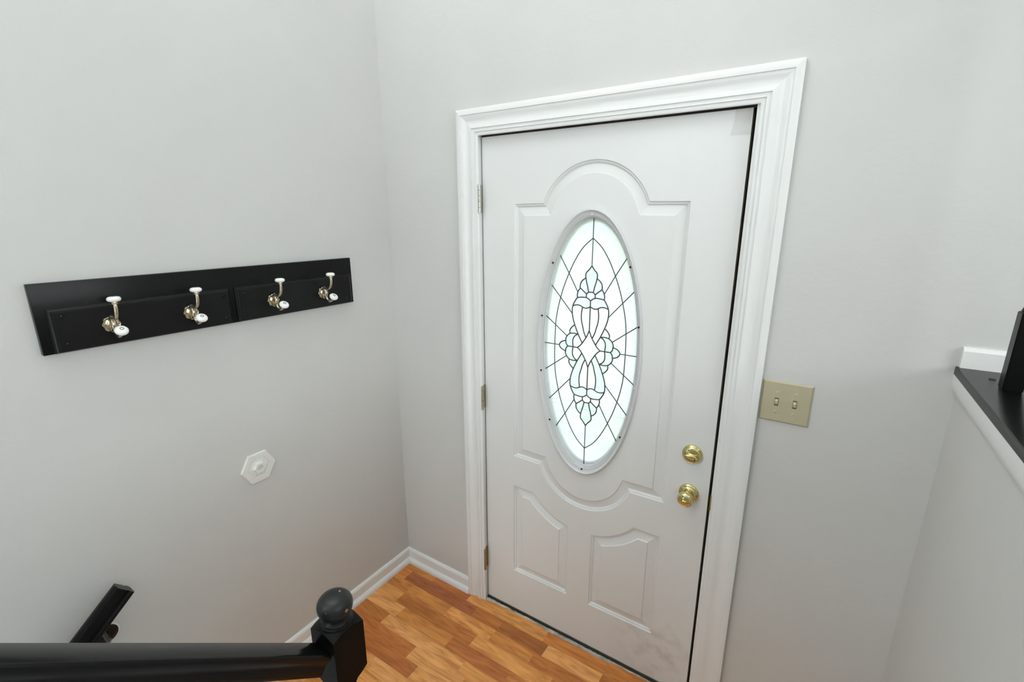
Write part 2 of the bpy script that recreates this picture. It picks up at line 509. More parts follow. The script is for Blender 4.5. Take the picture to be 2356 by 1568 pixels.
# ---- baseboards: board with eased top and a shoe moulding at the floor
BB = [(0, 0), (0.0245, 0), (0.0245, 0.007), (0.0232, 0.0135), (0.0205, 0.0195), (0.0165, 0.0245), (0.012, 0.0280), (0.012, 0.066), (0.0095, 0.0725), (0.0055, 0.0765), (0, 0.078)]
def baseboard(name, a, b, nrm, label, end_mitre=0.0, start_mitre=0.0):
    a = Vector(a); b = Vector(b); n = Vector(nrm); d = (b-a).normalized()
    m = bmesh.new()
    ra = [m.verts.new(a + n*t + Vector((0,0,h)) + d*t*start_mitre) for t, h in BB]
    rb = [m.verts.new(b + n*t + Vector((0,0,h)) - d*t*end_mitre) for t, h in BB]
    for i in range(len(BB)-1):
        m.faces.new((ra[i], ra[i+1], rb[i+1], rb[i]))
    m.faces.new(ra[::-1]); m.faces.new(rb); m.faces.new((ra[0], rb[0], rb[-1], ra[-1]))
    return struct(name, m, M['trim'], label, smooth=True, sharp=19)
baseboard('baseboard_left', (XL, -1.08, 0), (XL, WY, 0), (1, 0, 0), 'white baseboard with shoe moulding along the hook rack wall', end_mitre=1.0)
baseboard('baseboard_back', (XL, WY, 0), (-0.0895, WY, 0), (0, -1, 0), 'short white baseboard between the corner and the door casing', start_mitre=1.0)
baseboard('baseboard_right', (1.0265, WY, 0), (1.425, WY, 0), (0, -1, 0), 'white baseboard between the door casing and the half wall')

# ---- door casing (three mitred legs) and jambs
CI0, CI1, CIZ = 0.002, 0.934, 2.047
CW = 0.0915
CP = [(0, 0), (0, 0.0065), (0.002, 0.0080), (0.011, 0.0095), (0.0125, 0.0090), (0.0129, 0.0122), (0.0245, 0.0118), (0.0249, 0.0152),
      (0.030, 0.0150), (0.036, 0.0128), (0.043, 0.0112), (0.050, 0.0112), (0.056, 0.0126), (0.062, 0.0152), (0.067, 0.0168), (0.0715, 0.0168),
      (0.0719, 0.0200), (0.0885, 0.0200), (CW, 0.0185), (CW, 0)]
def casing(name, kind, label):
    m = bmesh.new()
    A, B = [], []
    for t, h in CP:
        y = WY - h
        if kind == 'left':
            A.append((CI0 - t, y, 0.0015)); B.append((CI0 - t, y, CIZ + t))
        elif kind == 'right':
            A.append((CI1 + t, y, 0.0015)); B.append((CI1 + t, y, CIZ + t))
        else:
            A.append((CI0 - t, y, CIZ + t)); B.append((CI1 + t, y, CIZ + t))
    a = [m.verts.new(p) for p in A]; b = [m.verts.new(p) for p in B]
    for i in range(len(CP)-1):
        m.faces.new((a[i], a[i+1], b[i+1], b[i]))
    m.faces.new(a[::-1]); m.faces.new(b); m.faces.new((a[0], b[0], b[-1], a[-1]))
    return struct(name, m, M['trim'], label, smooth=True, sharp=28)
casing('trim_1', 'left', 'white moulded door casing leg on the hinge side')
casing('trim_2', 'right', 'white moulded door casing leg beside the light switch')
casing('trim_3', 'head', 'white moulded head casing above the front door')
jm = empty('trim_4', (0.457, 0.05, 0)); tag(jm, 'white door jamb with dark weatherstrip around the front door', kind='structure')
obj('side_jamb', boxbm(OX0, -0.004, WY, 0.12, 0, OZ), M['trim'], jm)
obj('side_jamb', boxbm(0.9255, OX1, WY, 0.12, 0, OZ), M['trim'], jm)
obj('head_jamb', boxbm(-0.004, 0.9255, WY, 0.12, 2.0535, OZ), M['trim'], jm)
obj('weatherstrip', boxbm(0.9145, 0.9255, 0.036, 0.06, 0.0, 2.0535), M['gasket'], jm)
obj('weatherstrip', boxbm(-0.004, -0.0005, 0.006, 0.05, 0.0, 2.0535), M['gasket'], jm)
obj('weatherstrip', boxbm(-0.004, 0.9255, 0.006, 0.05, 2.0445, 2.0535), M['gasket'], jm)
st = obj('strike_plate', boxbm(0.9235, 0.9275, WY-0.0022, 0.002, 0.822, 0.878, bevel=0.0008), M['brass_old'], jm, smooth=True)
tag(st, 'worn brass strike plate')

# ---- threshold
th = empty('trim_5', (0.457, 0.0, 0)); tag(th, 'dirty metal door threshold with torn grey caulk', kind='structure')
obj('sill', boxbm(-0.004, 0.9255, -0.010, 0.12, -0.002, 0.0020), M['gasket'], th)
obj('door_sweep', boxbm(0.0, 0.914, 0.001, 0.030, 0.0055, 0.0120), M['door_edge'], th)
b = bmesh.new()
N = 90
lo, hi = [], []
for i in range(N+1):
    x = -0.004 + 0.9295*i/N
    wdt = (0.016 - 0.09*max(x, 0) if x < 0.10 else 0.0065 if x < 0.31 else 0.012 if x < 0.62 else 0.004) + random.uniform(-0.0012, 0.0012)
    lo.append((x, -0.0095 - wdt, 0.0003)); hi.append((x, -0.0095, 0.0032 + random.uniform(-0.0015, 0.0015)))
va = [b.verts.new(p) for p in lo]; vb = [b.verts.new(p) for p in hi]
vc = [b.verts.new((p[0], p[1], 0.0001)) for p in hi]
for i in range(N):
    b.faces.new((va[i], va[i+1], vb[i+1], vb[i])); b.faces.new((vb[i], vb[i+1], vc[i+1], vc[i])); b.faces.new((va[i+1], va[i], vc[i], vc[i+1]))
b.faces.new((va[0], vb[0], vc[0])); b.faces.new((va[N], vc[N], vb[N]))
obj('caulk_strip', b, M['caulk'], th)

# ================================================================== the front door
door = empty('door_1', (0.457, 0.0, 0.012))
tag(door, 'white embossed steel front door with oval leaded glass window', kind='structure')
DCX = 0.457
GX, GZ = 0.4565, 1.294
HA, HB = 0.185, 0.468          # hole in the slab

def arc(cx, cz, R, a0, a1, n):
    return [(cx + R*cos(radians(a0 + (a1-a0)*i/n)), cz + R*sin(radians(a0 + (a1-a0)*i/n))) for i in range(n+1)]

# panel outlines (counter-clockwise, x-z)
x0, x1 = 0.1435, 0.7715
zt, zb = 1.804, 0.782
R0 = 0.2026; ca = math.degrees(math.asin(0.191/R0)); cz_t = 1.941 - R0; cz_b = 0.645 + R0
main = [(x0, zb)] + arc(DCX, cz_b, R0, 270-ca, 270+ca, 28) + [(x1, zb), (x1, zt)] + arc(DCX, cz_t, R0, 90-ca, 90+ca, 28) + [(x0, zt)]
LC, LR = 0.8136, 0.2737        # arc over the two lower panels
def low_outline(d):
    xa, xb, z0_, z1_ = 0.1445 + d, 0.407 - d, 0.215 + d, 0.643 - d
    R_ = LR + d
    a_s = math.atan2(z1_-LC, -sqrt(R_*R_ - (z1_-LC)**2)); a_e = math.atan2(-sqrt(R_*R_ - (xb-DCX)**2), xb-DCX)
    crv = [(DCX + R_*cos(a_s + (a_e-a_s)*i/14), LC + R_*sin(a_s + (a_e-a_s)*i/14)) for i in range(15)]
    return [(xa, z0_), (xb, z0_)] + crv[::-1] + [(xa, z1_)]
def low_right(d): return [(2*DCX - a, b_) for a, b_ in low_outline(d)][::-1]
lowl, lowr = low_outline(0.0), low_right(0.0)
panels = [main, lowl, lowr]
EM = [(0, 0), (0.002, 0.0036), (0.005, 0.0050), (0.0075, 0.0047), (0.0100, 0.0088), (0.0125, 0.0100), (0.0150, 0.0096), (0.0400, 0.0036), (0.0425, 0.0004), (0.0435, 0.0)]

def offset(poly, d):
    n = len(poly); out = []
    for i in range(n):
        p0, p1, p2 = Vector(poly[i-1]), Vector(poly[i]), Vector(poly[(i+1) % n])
        e1 = (p1-p0).normalized(); e2 = (p2-p1).normalized()
        n1 = Vector((-e1.y, e1.x)); n2 = Vector((-e2.y, e2.x))
        m = (n1+n2)
        m = m / max(0.2, m.dot(n1)) if m.length > 1e-6 else n1
        out.append(tuple(p1 + m*d))
    return out

def fill_loops(bm, loops):
    """planar region in the x-z plane bounded by the first loop, with the others as holes"""
    ed = []
    for lp in loops:
        for i in range(len(lp)):
            e = bm.edges.get((lp[i], lp[(i+1) % len(lp)])) or bm.edges.new((lp[i], lp[(i+1) % len(lp)]))
            ed.append(e)
    bmesh.ops.triangle_fill(bm, edges=ed, use_beauty=True, use_dissolve=False, normal=(0, -1, 0))

def ellipse(a, b, n, y):
    return [(GX + a*cos(2*pi*i/n), y, GZ + b*sin(2*pi*i/n)) for i in range(n)]

NE = 96
bm = bmesh.new()
rect = [bm.verts.new((x, 0, z)) for x, z in ((0, DB), (DW, DB), (DW, DT), (0, DT))]
loops = [rect] + [[bm.verts.new((a, 0, c)) for a, c in p] for p in panels]
fill_loops(bm, loops)
back = [bm.verts.new((v.co.x, 0.044, v.co.z)) for v in rect]
hole = [bm.verts.new(p) for p in ellipse(HA, HB, NE, 0.044)]
fill_loops(bm, [back, hole])
for i in range(4):
    bm.faces.new((rect[i], rect[(i+1) % 4], back[(i+1) % 4], back[i])).material_index = 1
obj('door_slab', bm, [M['door'], M['door_edge']], door, norm=False)
for k, p in enumerate(panels):
    bm = bmesh.new()
    prev = None
    for d, h in EM:
        ring = [bm.verts.new((a, h, c)) for a, c in (offset(p, d) if k == 0 else low_outline(d) if k == 1 else low_right(d))]
        if prev:
            for i in range(len(p)):
                bm.faces.new((prev[i], prev[(i+1) % len(p)], ring[(i+1) % len(p)], ring[i]))
        prev = ring
    if k == 0:
        hl = [bm.verts.new(q) for q in ellipse(HA, HB, NE, 0.0)]
        fill_loops(bm, [prev, hl])
    else:
        bm.faces.new(prev)
    bmesh.ops.recalc_face_normals(bm, faces=bm.faces)
    if sum(f.normal.y * f.calc_area() for f in bm.faces) > 0:
        bmesh.ops.reverse_faces(bm, faces=bm.faces)
    o = obj('embossed_panel', bm, M['door'], door, smooth=True, sharp=9, norm=False)
# small strip of bare primer in the upper lock corner
bm = bmesh.new()
pp = [(0.862, 1.978), (0.9135, 1.976), (0.9135, 2.043), (0.871, 2.043), (0.868, 2.03), (0.8695, 2.017), (0.8655, 1.998)]
prism(bm, pp, -0.0004, 0.0, 'y')
tag(obj('primer_patch', bm, M['door_patch'], door), 'unpainted grey patch in the upper corner of the door')

# ---- oval window: moulded ring, panes, lead
ow = empty('oval_window', (GX, 0.0, GZ), door)
tag(ow, 'oval leaded glass window with a white moulded ring')
GA, GB = 0.1805, 0.4605
RP = [(-0.30, -0.024), (0.0, -0.024), (0.0, -0.012), (0.02, -0.006), (0.06, -0.004), (0.09, -0.006), (0.12, -0.006), (0.15, 0.000), (0.20, 0.0012), (0.24, -0.001), (0.27, -0.001),
      (0.31, 0.0035), (0.36, 0.0042), (0.40, 0.0025), (0.62, 0.0052), (0.66, 0.0062), (0.71, 0.0105), (0.78, 0.0128), (0.85, 0.0125), (0.92, 0.0095), (0.97, 0.005), (1.0, -0.001)]
bm = bmesh.new(); prev = None
for s, h in RP:
    ring = [bm.verts.new(p) for p in ellipse(GA + 0.0225*s, GB + 0.0345*s, NE, -h)]
    if prev:
        for i in range(NE):
            bm.faces.new((prev[i], prev[(i+1) % NE], ring[(i+1) % NE], ring[i]))
    prev = ring
bmesh.ops.recalc_face_normals(bm, faces=bm.faces)
rg = obj('ring_moulding', bm, M['ring'], ow, smooth=True, sharp=50, norm=False)
for hx, hz in ((0, .474), (.1435, .305), (.185, .1075), (.185, -.1075), (.1435, -.303), (0, -.474), (-.1435, -.303), (-.185, -.1075), (-.185, .1075), (-.1435, .305)):
    bm = bmesh.new()
    lathe(bm, [(0.0, 0.0), (0.0034, 0.0), (0.0034, 0.003), (0, 0.003)], 10, face_y(GX+hx, -0.0032, GZ+hz))
    obj('screw_hole', bm, M['hole'] if (hx, hz) not in ((0, .474), (.185, -.1075)) else M['trim'], rg)

# leaded pattern, one quadrant in millimetres, mirrored twice
Q = [
 [(0,394),(33,365),(62,322),(87,270),(106,221),(119,177),(130,129),(136,84),(138,28),(138,0)],
 [(0,300),(10,286),(19,277),(22,268),(21,257),(18,243),(13,226),(9,207)],
 [(21,257),(32,249),(40,238),(42,224),(41,220)],
 [(41,220),(48,210),(50,204),(52,196),(51,184)],
 [(0,208),(9,207),(14,203),(16,200),(17,194),(16,187)],
 [(0,177),(9,184),(16,187),(25,188),(37,187),(51,184),(59,173),(66,160),(68,153)],
 [(0,156),(9,151),(19,149),(30,152),(40,157),(51,158),(61,156),(68,153)],
 [(68,153),(70,143),(69,124),(66,108),(58,84),(43,50),(26,19)],
 [(30,152),(33,130),(33,113),(31,98),(26,80),(21,61),(12,41)],
 [(0,69),(7,51),(12,41),(17,33),(26,19),(36,7),(45,0)],
 [(43,50),(53,45),(61,35),(64,22),(62,0)],
 [(43,50),(58,52),(76,49),(88,38),(93,26),(92,20),(91,10),(84,0)],
 [(58,84),(70,73),(77,61),(76,49)],
 [(92,20),(107,15),(116,7),(119,0)],
]
QS = [   # straight leads
 [(41,220),(16,200)], [(0,470),(0,394)], [(0,394),(0,300)], [(0,177),(0,156)], [(0,156),(0,69)], [(45,0),(62,0)], [(62,0),(84,0)], [(119,0),(138,0)], [(138,0),(195,0)],
 [(50,204),(86,268),(124,331)], [(69,124),(116,177),(156,222)], [(88,38),(134,73),(185,111)],
]
lines = []
for src, curved in ((Q, True), (QS, False)):
    for l in src:
        for sx in (1, -1):
            for sz in (1, -1):
                if sx == -1 and all(p[0] == 0 for p in l): continue
                if sz == -1 and all(p[1] == 0 for p in l): continue
                pts = [Vector((p[0]*sx, p[1]*sz)) for p in l]
                if curved:
                    dense = []
                    sp = spline([(p.x, p.y, 0) for p in pts], 3)
                    pts = [Vector((p.x, p.y)) for p in sp]
                lines.append(pts)
ell = [Vector((GA*1000*cos(2*pi*i/NE), GB*1000*sin(2*pi*i/NE))) for i in range(NE)]
vs, es = [], []
for l in lines + [ell + [ell[0]]]:
    for a, b2 in zip(l, l[1:]):
        vs += [a.copy(), b2.copy()]; es.append((len(vs)-2, len(vs)-1))
res = delaunay_2d_cdt(vs, es, [], 4, 0.4)
cv = res[0]
lead_edge = {frozenset(e) for e, src_ in zip(res[1], res[4]) if src_}
# merge the triangles across edges that carry no lead, then walk the border of every group
tris = [tuple(f) for f in res[2]]
par = list(range(len(tris)))
def find(i):
    while par[i] != i:
        par[i] = par[par[i]]; i = par[i]
    return i
byedge = {}
for ti, f in enumerate(tris):
    for i in range(len(f)):
        byedge.setdefault(frozenset((f[i], f[(i+1) % len(f)])), []).append(ti)
for e, ts in byedge.items():
    if e not in lead_edge and len(ts) == 2: par[find(ts[0])] = find(ts[1])
nxt = {}
for ti, f in enumerate(tris):
    for i in range(len(f)):
        a, b2 = f[i], f[(i+1) % len(f)]
        ts = byedge[frozenset((a, b2))]
        if len(ts) == 1 or find(ts[0]) != find(ts[1]):
            nxt.setdefault(find(ti), {})[a] = b2
cf = []
for g_, mp_ in nxt.items():
    while mp_:
        a0 = next(iter(mp_)); lp = [a0]; c_ = mp_.pop(a0)
        while c_ != a0 and c_ in mp_:
            lp.append(c_); c_ = mp_.pop(c_)
        if len(lp) > 2: cf.append(lp)
def inside_vesica(p):
    ves = [(0,394),(33,365),(62,322),(87,270),(106,221),(119,177),(130,129),(136,84),(138,28),(138,-1)]
    x, z = abs(p.x), abs(p.y)
    for (ax, az), (bx, bz) in zip(ves, ves[1:]):
        if bz <= z <= az:
            return x < ax + (bx-ax)*(az-z)/(az-bz)
    return False
def in_motif(p):
    x, z = abs(p.x), abs(p.y)
    if z > 300: return False
    if z > 187: return x < 53 and (z < 215 or x < 43) and (z < 258 or x < 22)
    if z > 84: return x < 70 and (z > 110 or x < 60 + (z-84)*0.3)
    return x < 50 or (x < 93 and z < 52) or (x < 78 and z < 84 and (x-58)+(z-49)*0.35 < 24) or (x < 119 and z < 16)
GY = 0.016
random.seed(11)
for f in cf:
    poly = [cv[i] for i in f]
    area = 0.5*sum(poly[i-1].x*poly[i].y - poly[i].x*poly[i-1].y for i in range(len(poly)))
    if abs(area) < 6: continue
    cen = Vector((0, 0))
    for i in range(len(poly)):
        k_ = poly[i-1].x*poly[i].y - poly[i].x*poly[i-1].y
        cen += (poly[i-1] + poly[i]) * k_ / (6*area)
    if (cen.x/(GA*1000))**2 + (cen.y/(GB*1000))**2 > 1.0: continue
    if area < 0: poly = poly[::-1]
    motif = in_motif(cen)
    bm = bmesh.new()
    front = [bm.verts.new((GX + p.x/1000, GY - 0.0015, GZ + p.y/1000)) for p in poly]
    fc = bm.faces.new(front)
    mats = [M['g_seedy']]
    if motif:
        ax, az = abs(cen.x), cen.y
        g = M['g_clear']
        if ax < 8 and az > 215: g = M['g_green']
        elif az > 187: g = M['g_blue']
        elif az < -205 or (az < -150 and ax < 45 and az > -187): g = M['g_green']
        elif -130 < az < -20 and 30 < ax < 62 and abs(az) > 52: g = M['g_green']
        elif ax > 66 and abs(az) < 60: g = M['g_green']
        elif 150 < az: g = M['g_blue']
        mats = [g, M['g_bevel']]
        try:
            r_ = bmesh.ops.inset_region(bm, faces=[fc], thickness=min(0.005, 0.11*sqrt(abs(area))/1000*1.6), depth=0.0, use_even_offset=True)
            for q in r_['faces']: q.material_index = 1
        except Exception:
            pass
    elif inside_vesica(cen):
        mats = [M['g_field']]
    obj('glass_pane', bm, mats, ow, norm=False)
# lead cames
k = 0
bm = bmesh.new()
for l in lines:
    pts = [(GX + p.x/1000, GY - 0.0018, GZ + p.y/1000) for p in l]
    # stop the straight leads at the rim
    def inside(p): return ((p[0]-GX)/GA)**2 + ((p[2]-GZ)/GB)**2 <= 1.02
    while len(pts) > 1 and not inside(pts[-1]):
        a, b2 = Vector(pts[-2]), Vector(pts[-1])
        if not inside(tuple(a)): pts.pop(); continue
        lo_, hi_ = 0.0, 1.0
        for _ in range(20):
            mid = (lo_+hi_)/2
            if inside(tuple(a.lerp(b2, mid))): lo_ = mid
            else: hi_ = mid
        pts[-1] = tuple(a.lerp(b2, lo_)); break
    mot = in_motif(sum((Vector(p) for p in l), Vector((0, 0))) / len(l))
    tube(bm, pts, 0.0023 if mot else 0.0018, n=8)
tag(obj('lead_came', bm, M['lead'], ow, smooth=True), 'dark grey lead lines between the glass pieces')

# ---- hinges
def hinge(z0, z1, mat, lab):
    h = empty('hinge', (-0.006, -0.01, z0), door)
    n = 5; L = (z1-z0)/n
    for i in range(n):
        bm = bmesh.new()
        lathe(bm, [(0.0046, 0.0003), (0.0055, 0.0009), (0.0055, L-0.0009), (0.0046, L-0.0003)], 20, Matrix.Translation((0.0045, -0.0275, z0+i*L)))
        obj('knuckle', bm, mat, h, smooth=True)
    obj('leaf', boxbm(-0.0035, -0.0015, -0.0290, 0.004, z0+0.001, z1-0.001), mat, h)
    tag(h, lab)
hinge(1.772, 1.877, M['hinge_steel'], 'dull steel hinge at the top of the door')
hinge(0.969, 1.074, M['hinge_mid'], 'dull brass hinge halfway up the door')
hinge(0.171, 0.281, M['brass_old'], 'tarnished brass hinge at the foot of the door')

# ---- deadbolt with thumb turn
db = empty('deadbolt', (0.851, 0.0, 0.9955), door)
bm = bmesh.new()
lathe(bm, [(0.0335, 0), (0.0335, 0.003), (0.0325, 0.006), (0.030, 0.008), (0.0285, 0.0075), (0.0280, 0.0095), (0.0255, 0.0120), (0.022, 0.0128), (0.0, 0.0128)], 48, face_y(0.851, 0, 0.9955))
obj('rose', bm, M['brass'], db, smooth=True, sharp=35)
bm = bmesh.new()
ov = [(0.0205*cos(a)*(1 if abs(cos(a)) > .5 else 1), 0.0062*sin(a)) for a in [2*pi*i/24 for i in range(24)]]
rot = radians(-4)
lo = [bm.verts.new((0.851 + (x*cos(rot)-z*sin(rot))*0.55, -0.0125, 0.9955 + (x*sin(rot)+z*cos(rot))*0.8)) for x, z in ov]
hi = [bm.verts.new((0.851 + x*cos(rot)-z*sin(rot)*0.7, -0.0245, 0.9955 + x*sin(rot)+z*cos(rot)*0.7)) for x, z in ov]
tp = [bm.verts.new((0.851 + (x*cos(rot)-z*sin(rot)*0.7)*.9, -0.0265, 0.9955 + (x*sin(rot)+z*cos(rot)*0.7)*.6)) for x, z in ov]
for i in range(24):
    j = (i+1) % 24
    bm.faces.new((lo[i], lo[j], hi[j], hi[i])); bm.faces.new((hi[i], hi[j], tp[j], tp[i]))
bm.faces.new(lo[::-1]); bm.faces.new(tp)
obj('thumb_turn', bm, M['brass'], db, smooth=True, sharp=45)
for sx in (-1, 1):
    bm = bmesh.new(); lathe(bm, [(0.0, 0.0), (0.0024, 0.0), (0.0024, 0.0012), (0, 0.0012)], 12, face_y(0.851+sx*0.0105, -0.0122, 0.9955-sx*0.0150))
    obj('screw', bm, M['hole'], db)
tag(db, 'polished brass deadbolt with an oval thumb turn')

# ---- knob
kb = empty('door_knob', (0.852, 0.0, 0.851), door)
bm = bmesh.new()
lathe(bm, [(0.0335, 0), (0.0335, 0.003), (0.0320, 0.0065), (0.0290, 0.0085), (0.0265, 0.0085), (0.0240, 0.0105), (0.0180, 0.0125), (0.0150, 0.013), (0.0, 0.013)], 48, face_y(0.852, 0, 0.851))
obj('rose', bm, M['brass'], kb, smooth=True, sharp=40)
bm = bmesh.new()
lathe(bm, [(0.0145, 0.0125), (0.0125, 0.018), (0.0120, 0.024), (0.0135, 0.029), (0.0185, 0.033), (0.0235, 0.0375), (0.0258, 0.043), (0.0262, 0.049), (0.0252, 0.054), (0.0225, 0.0575),
           (0.0195, 0.0590), (0.0185, 0.0582), (0.014, 0.0600), (0.008, 0.0612), (0.0, 0.0616)], 48, face_y(0.852, 0, 0.851))
obj('knob', bm, M['brass'], kb, smooth=True, sharp=50)
bm = bmesh.new(); box(bm, 0.8455, 0.8585, -0.0660, -0.0605, 0.8493, 0.8527)
bmesh.ops.bevel(bm, geom=bm.edges[:], offset=0.001, segments=2, affect='EDGES')
obj('lock_button', bm, M['brass'], kb, smooth=True)
bm = bmesh.new(); lathe(bm, [(0.0, 0.0), (0.0030, 0.0), (0.0030, 0.0012), (0, 0.0012)], 12, face_y(0.8765, -0.0082, 0.8515))
obj('screw', bm, M['hole'], kb)
tag(kb, 'polished brass round door knob')

# ================================================================== light switch
sw = empty('light_switch', (1.0925, WY, 1.177))
tag(sw, 'ivory double light switch plate beside the door casing', 'light switch')
bm = bmesh.new()
px0, px1, pz0, pz1 = 1.0285, 1.1560, 1.1765, 1.3005
a = [bm.verts.new(p) for p in ((px0, WY, pz0), (px1, WY, pz0), (px1, WY, pz1), (px0, WY, pz1))]
c = [bm.verts.new(p) for p in ((px0, WY-.002, pz0), (px1, WY-.002, pz0), (px1, WY-.002, pz1), (px0, WY-.002, pz1))]
e = .0045
d = [bm.verts.new(p) for p in ((px0+e, WY-.0062, pz0+e), (px1-e, WY-.0062, pz0+e), (px1-e, WY-.0062, pz1-e), (px0+e, WY-.0062, pz1-e))]
for q, r_ in ((a, c), (c, d)):
    for i in range(4): bm.faces.new((q[i], q[(i+1) % 4], r_[(i+1) % 4], r_[i]))
bm.faces.new(d); bm.faces.new(a[::-1])
obj('plate', bm, M['ivory'], sw)
for sx, up in ((1.0695, 1), (1.1155, 1)):
    sl_ = obj('toggle_slot', boxbm(sx-.0050, sx+.0050, WY-.0066, WY-.0058, 1.2265, 1.2505), M['ivory_dark'], sw)
    bm = bmesh.new()
    lo = [bm.verts.new((sx+u, WY-.0060, 1.2385+v)) for u, v in ((-.0043, -.0088), (.0043, -.0088), (.0043, .0075), (-.0043, .0075))]
    hi = [bm.verts.new((sx+u, WY-.0165, 1.2385+v)) for u, v in ((-.0036, .0035), (.0036, .0035), (.0036, .0118), (-.0036, .0118))]
    for i in range(4): bm.faces.new((lo[i], lo[(i+1) % 4], hi[(i+1) % 4], hi[i]))
    bm.faces.new(lo[::-1]); bm.faces.new(hi)
    bmesh.ops.bevel(bm, geom=bm.edges[:], offset=0.0008, segments=2, affect='EDGES')
    obj('toggle', bm, M['ivory_light'], sl_)
    for sz in (1.2085, 1.2685):
        bm = bmesh.new()
        lathe(bm, [(0.0031, 0), (0.0030, 0.0008), (0.0018, 0.0014), (0, 0.0015)], 16, face_y(sx, WY-.0062, sz))
        sc = obj('screw', bm, M['ivory_light'], sw, smooth=True)
        obj('screw_slot', boxbm(sx-.00045, sx+.00045, WY-.0080, WY-.0070, sz-.0026, sz+.0026), M['hole'], sc)

# ================================================================== hexagonal wall bumper
hx = empty('wall_bumper', (XL, -0.7245, 0.875))
tag(hx, 'white hexagonal door bumper with stepped centre on the wall', 'wall bumper')
def hexa(r, x, dy=0.0):
    return [(XL + x, -0.7245 + r*cos(pi/3*i), 0.875 + r*sin(pi/3*i)) for i in range(6)]
def hexstack(levels):
    bm = bmesh.new(); prev = None
    for r, x in levels:
        ring = [bm.verts.new(p) for p in hexa(r, x)]
        if prev:
            for i in range(6): bm.faces.new((prev[i], prev[(i+1) % 6], ring[(i+1) % 6], ring[i]))
        prev = ring
    bm.faces.new(prev)
    return bm
obj('base_plate', hexstack([(0.0640, 0), (0.0640, 0.0055), (0.0615, 0.0075), (0.0430, 0.0075), (0.0415, 0.0048), (0.0250, 0.0066), (0.020, 0.0066)]), M['doorstop'], hx)
obj('boss', hexstack([(0.0235, 0.0060), (0.0215, 0.0160), (0.0195, 0.0170), (0.0125, 0.0170), (0.0110, 0.0060)]), M['doorstop'], hx)

# ================================================================== hook rack
RX = XL + 0.019
rk = empty('hook_rack', (XL, -0.7335, 1.418))
tag(rk, 'long black wooden hook rack board on the wall', 'hook rack')
obj('board', boxbm(XL, RX, -1.2115, -0.2560, 1.4185, 1.5985, bevel=0.0012), M['black'], rk, smooth=True)
for (ya, yb, nails) in ((-1.190, -0.745, (-1.164, -0.770)), (-0.7275, -0.266, (-0.703, -0.301))):
    za, zb_ = 1.4190, 1.5345
    bm = bmesh.new()
    def ring(t, x): return [bm.verts.new((RX + x, y, z)) for y, z in ((ya+t, za+t*0.35), (yb-t, za+t*0.35), (yb-t, zb_-t), (ya+t, zb_-t))]
    lv = [(0, 0), (0, 0.0035), (0.0035, 0.0055), (0.0065, 0.0085), (0.0095, 0.0098), (0.0100, 0.0118), (0.0112, 0.0122)]
    prev = None
    for t, x in lv:
        r_ = ring(t, x)
        if prev:
            for i in range(4): bm.faces.new((prev[i], prev[(i+1) % 4], r_[(i+1) % 4], r_[i]))
        prev = r_
    bm.faces.new(prev)
    pn = obj('raised_panel', bm, M['black_satin'], rk)
    for y in nails:
        for z in (1.4415, 1.5125):
            bm = bmesh.new()
            lathe(bm, [(0.0052, 0), (0.0050, 0.0012), (0.0040, 0.0028), (0.0022, 0.0038), (0, 0.0041)], 16, face_x(RX+0.0120, y, z))
            obj('nail_head', bm, M['black_gloss'], pn, smooth=True)

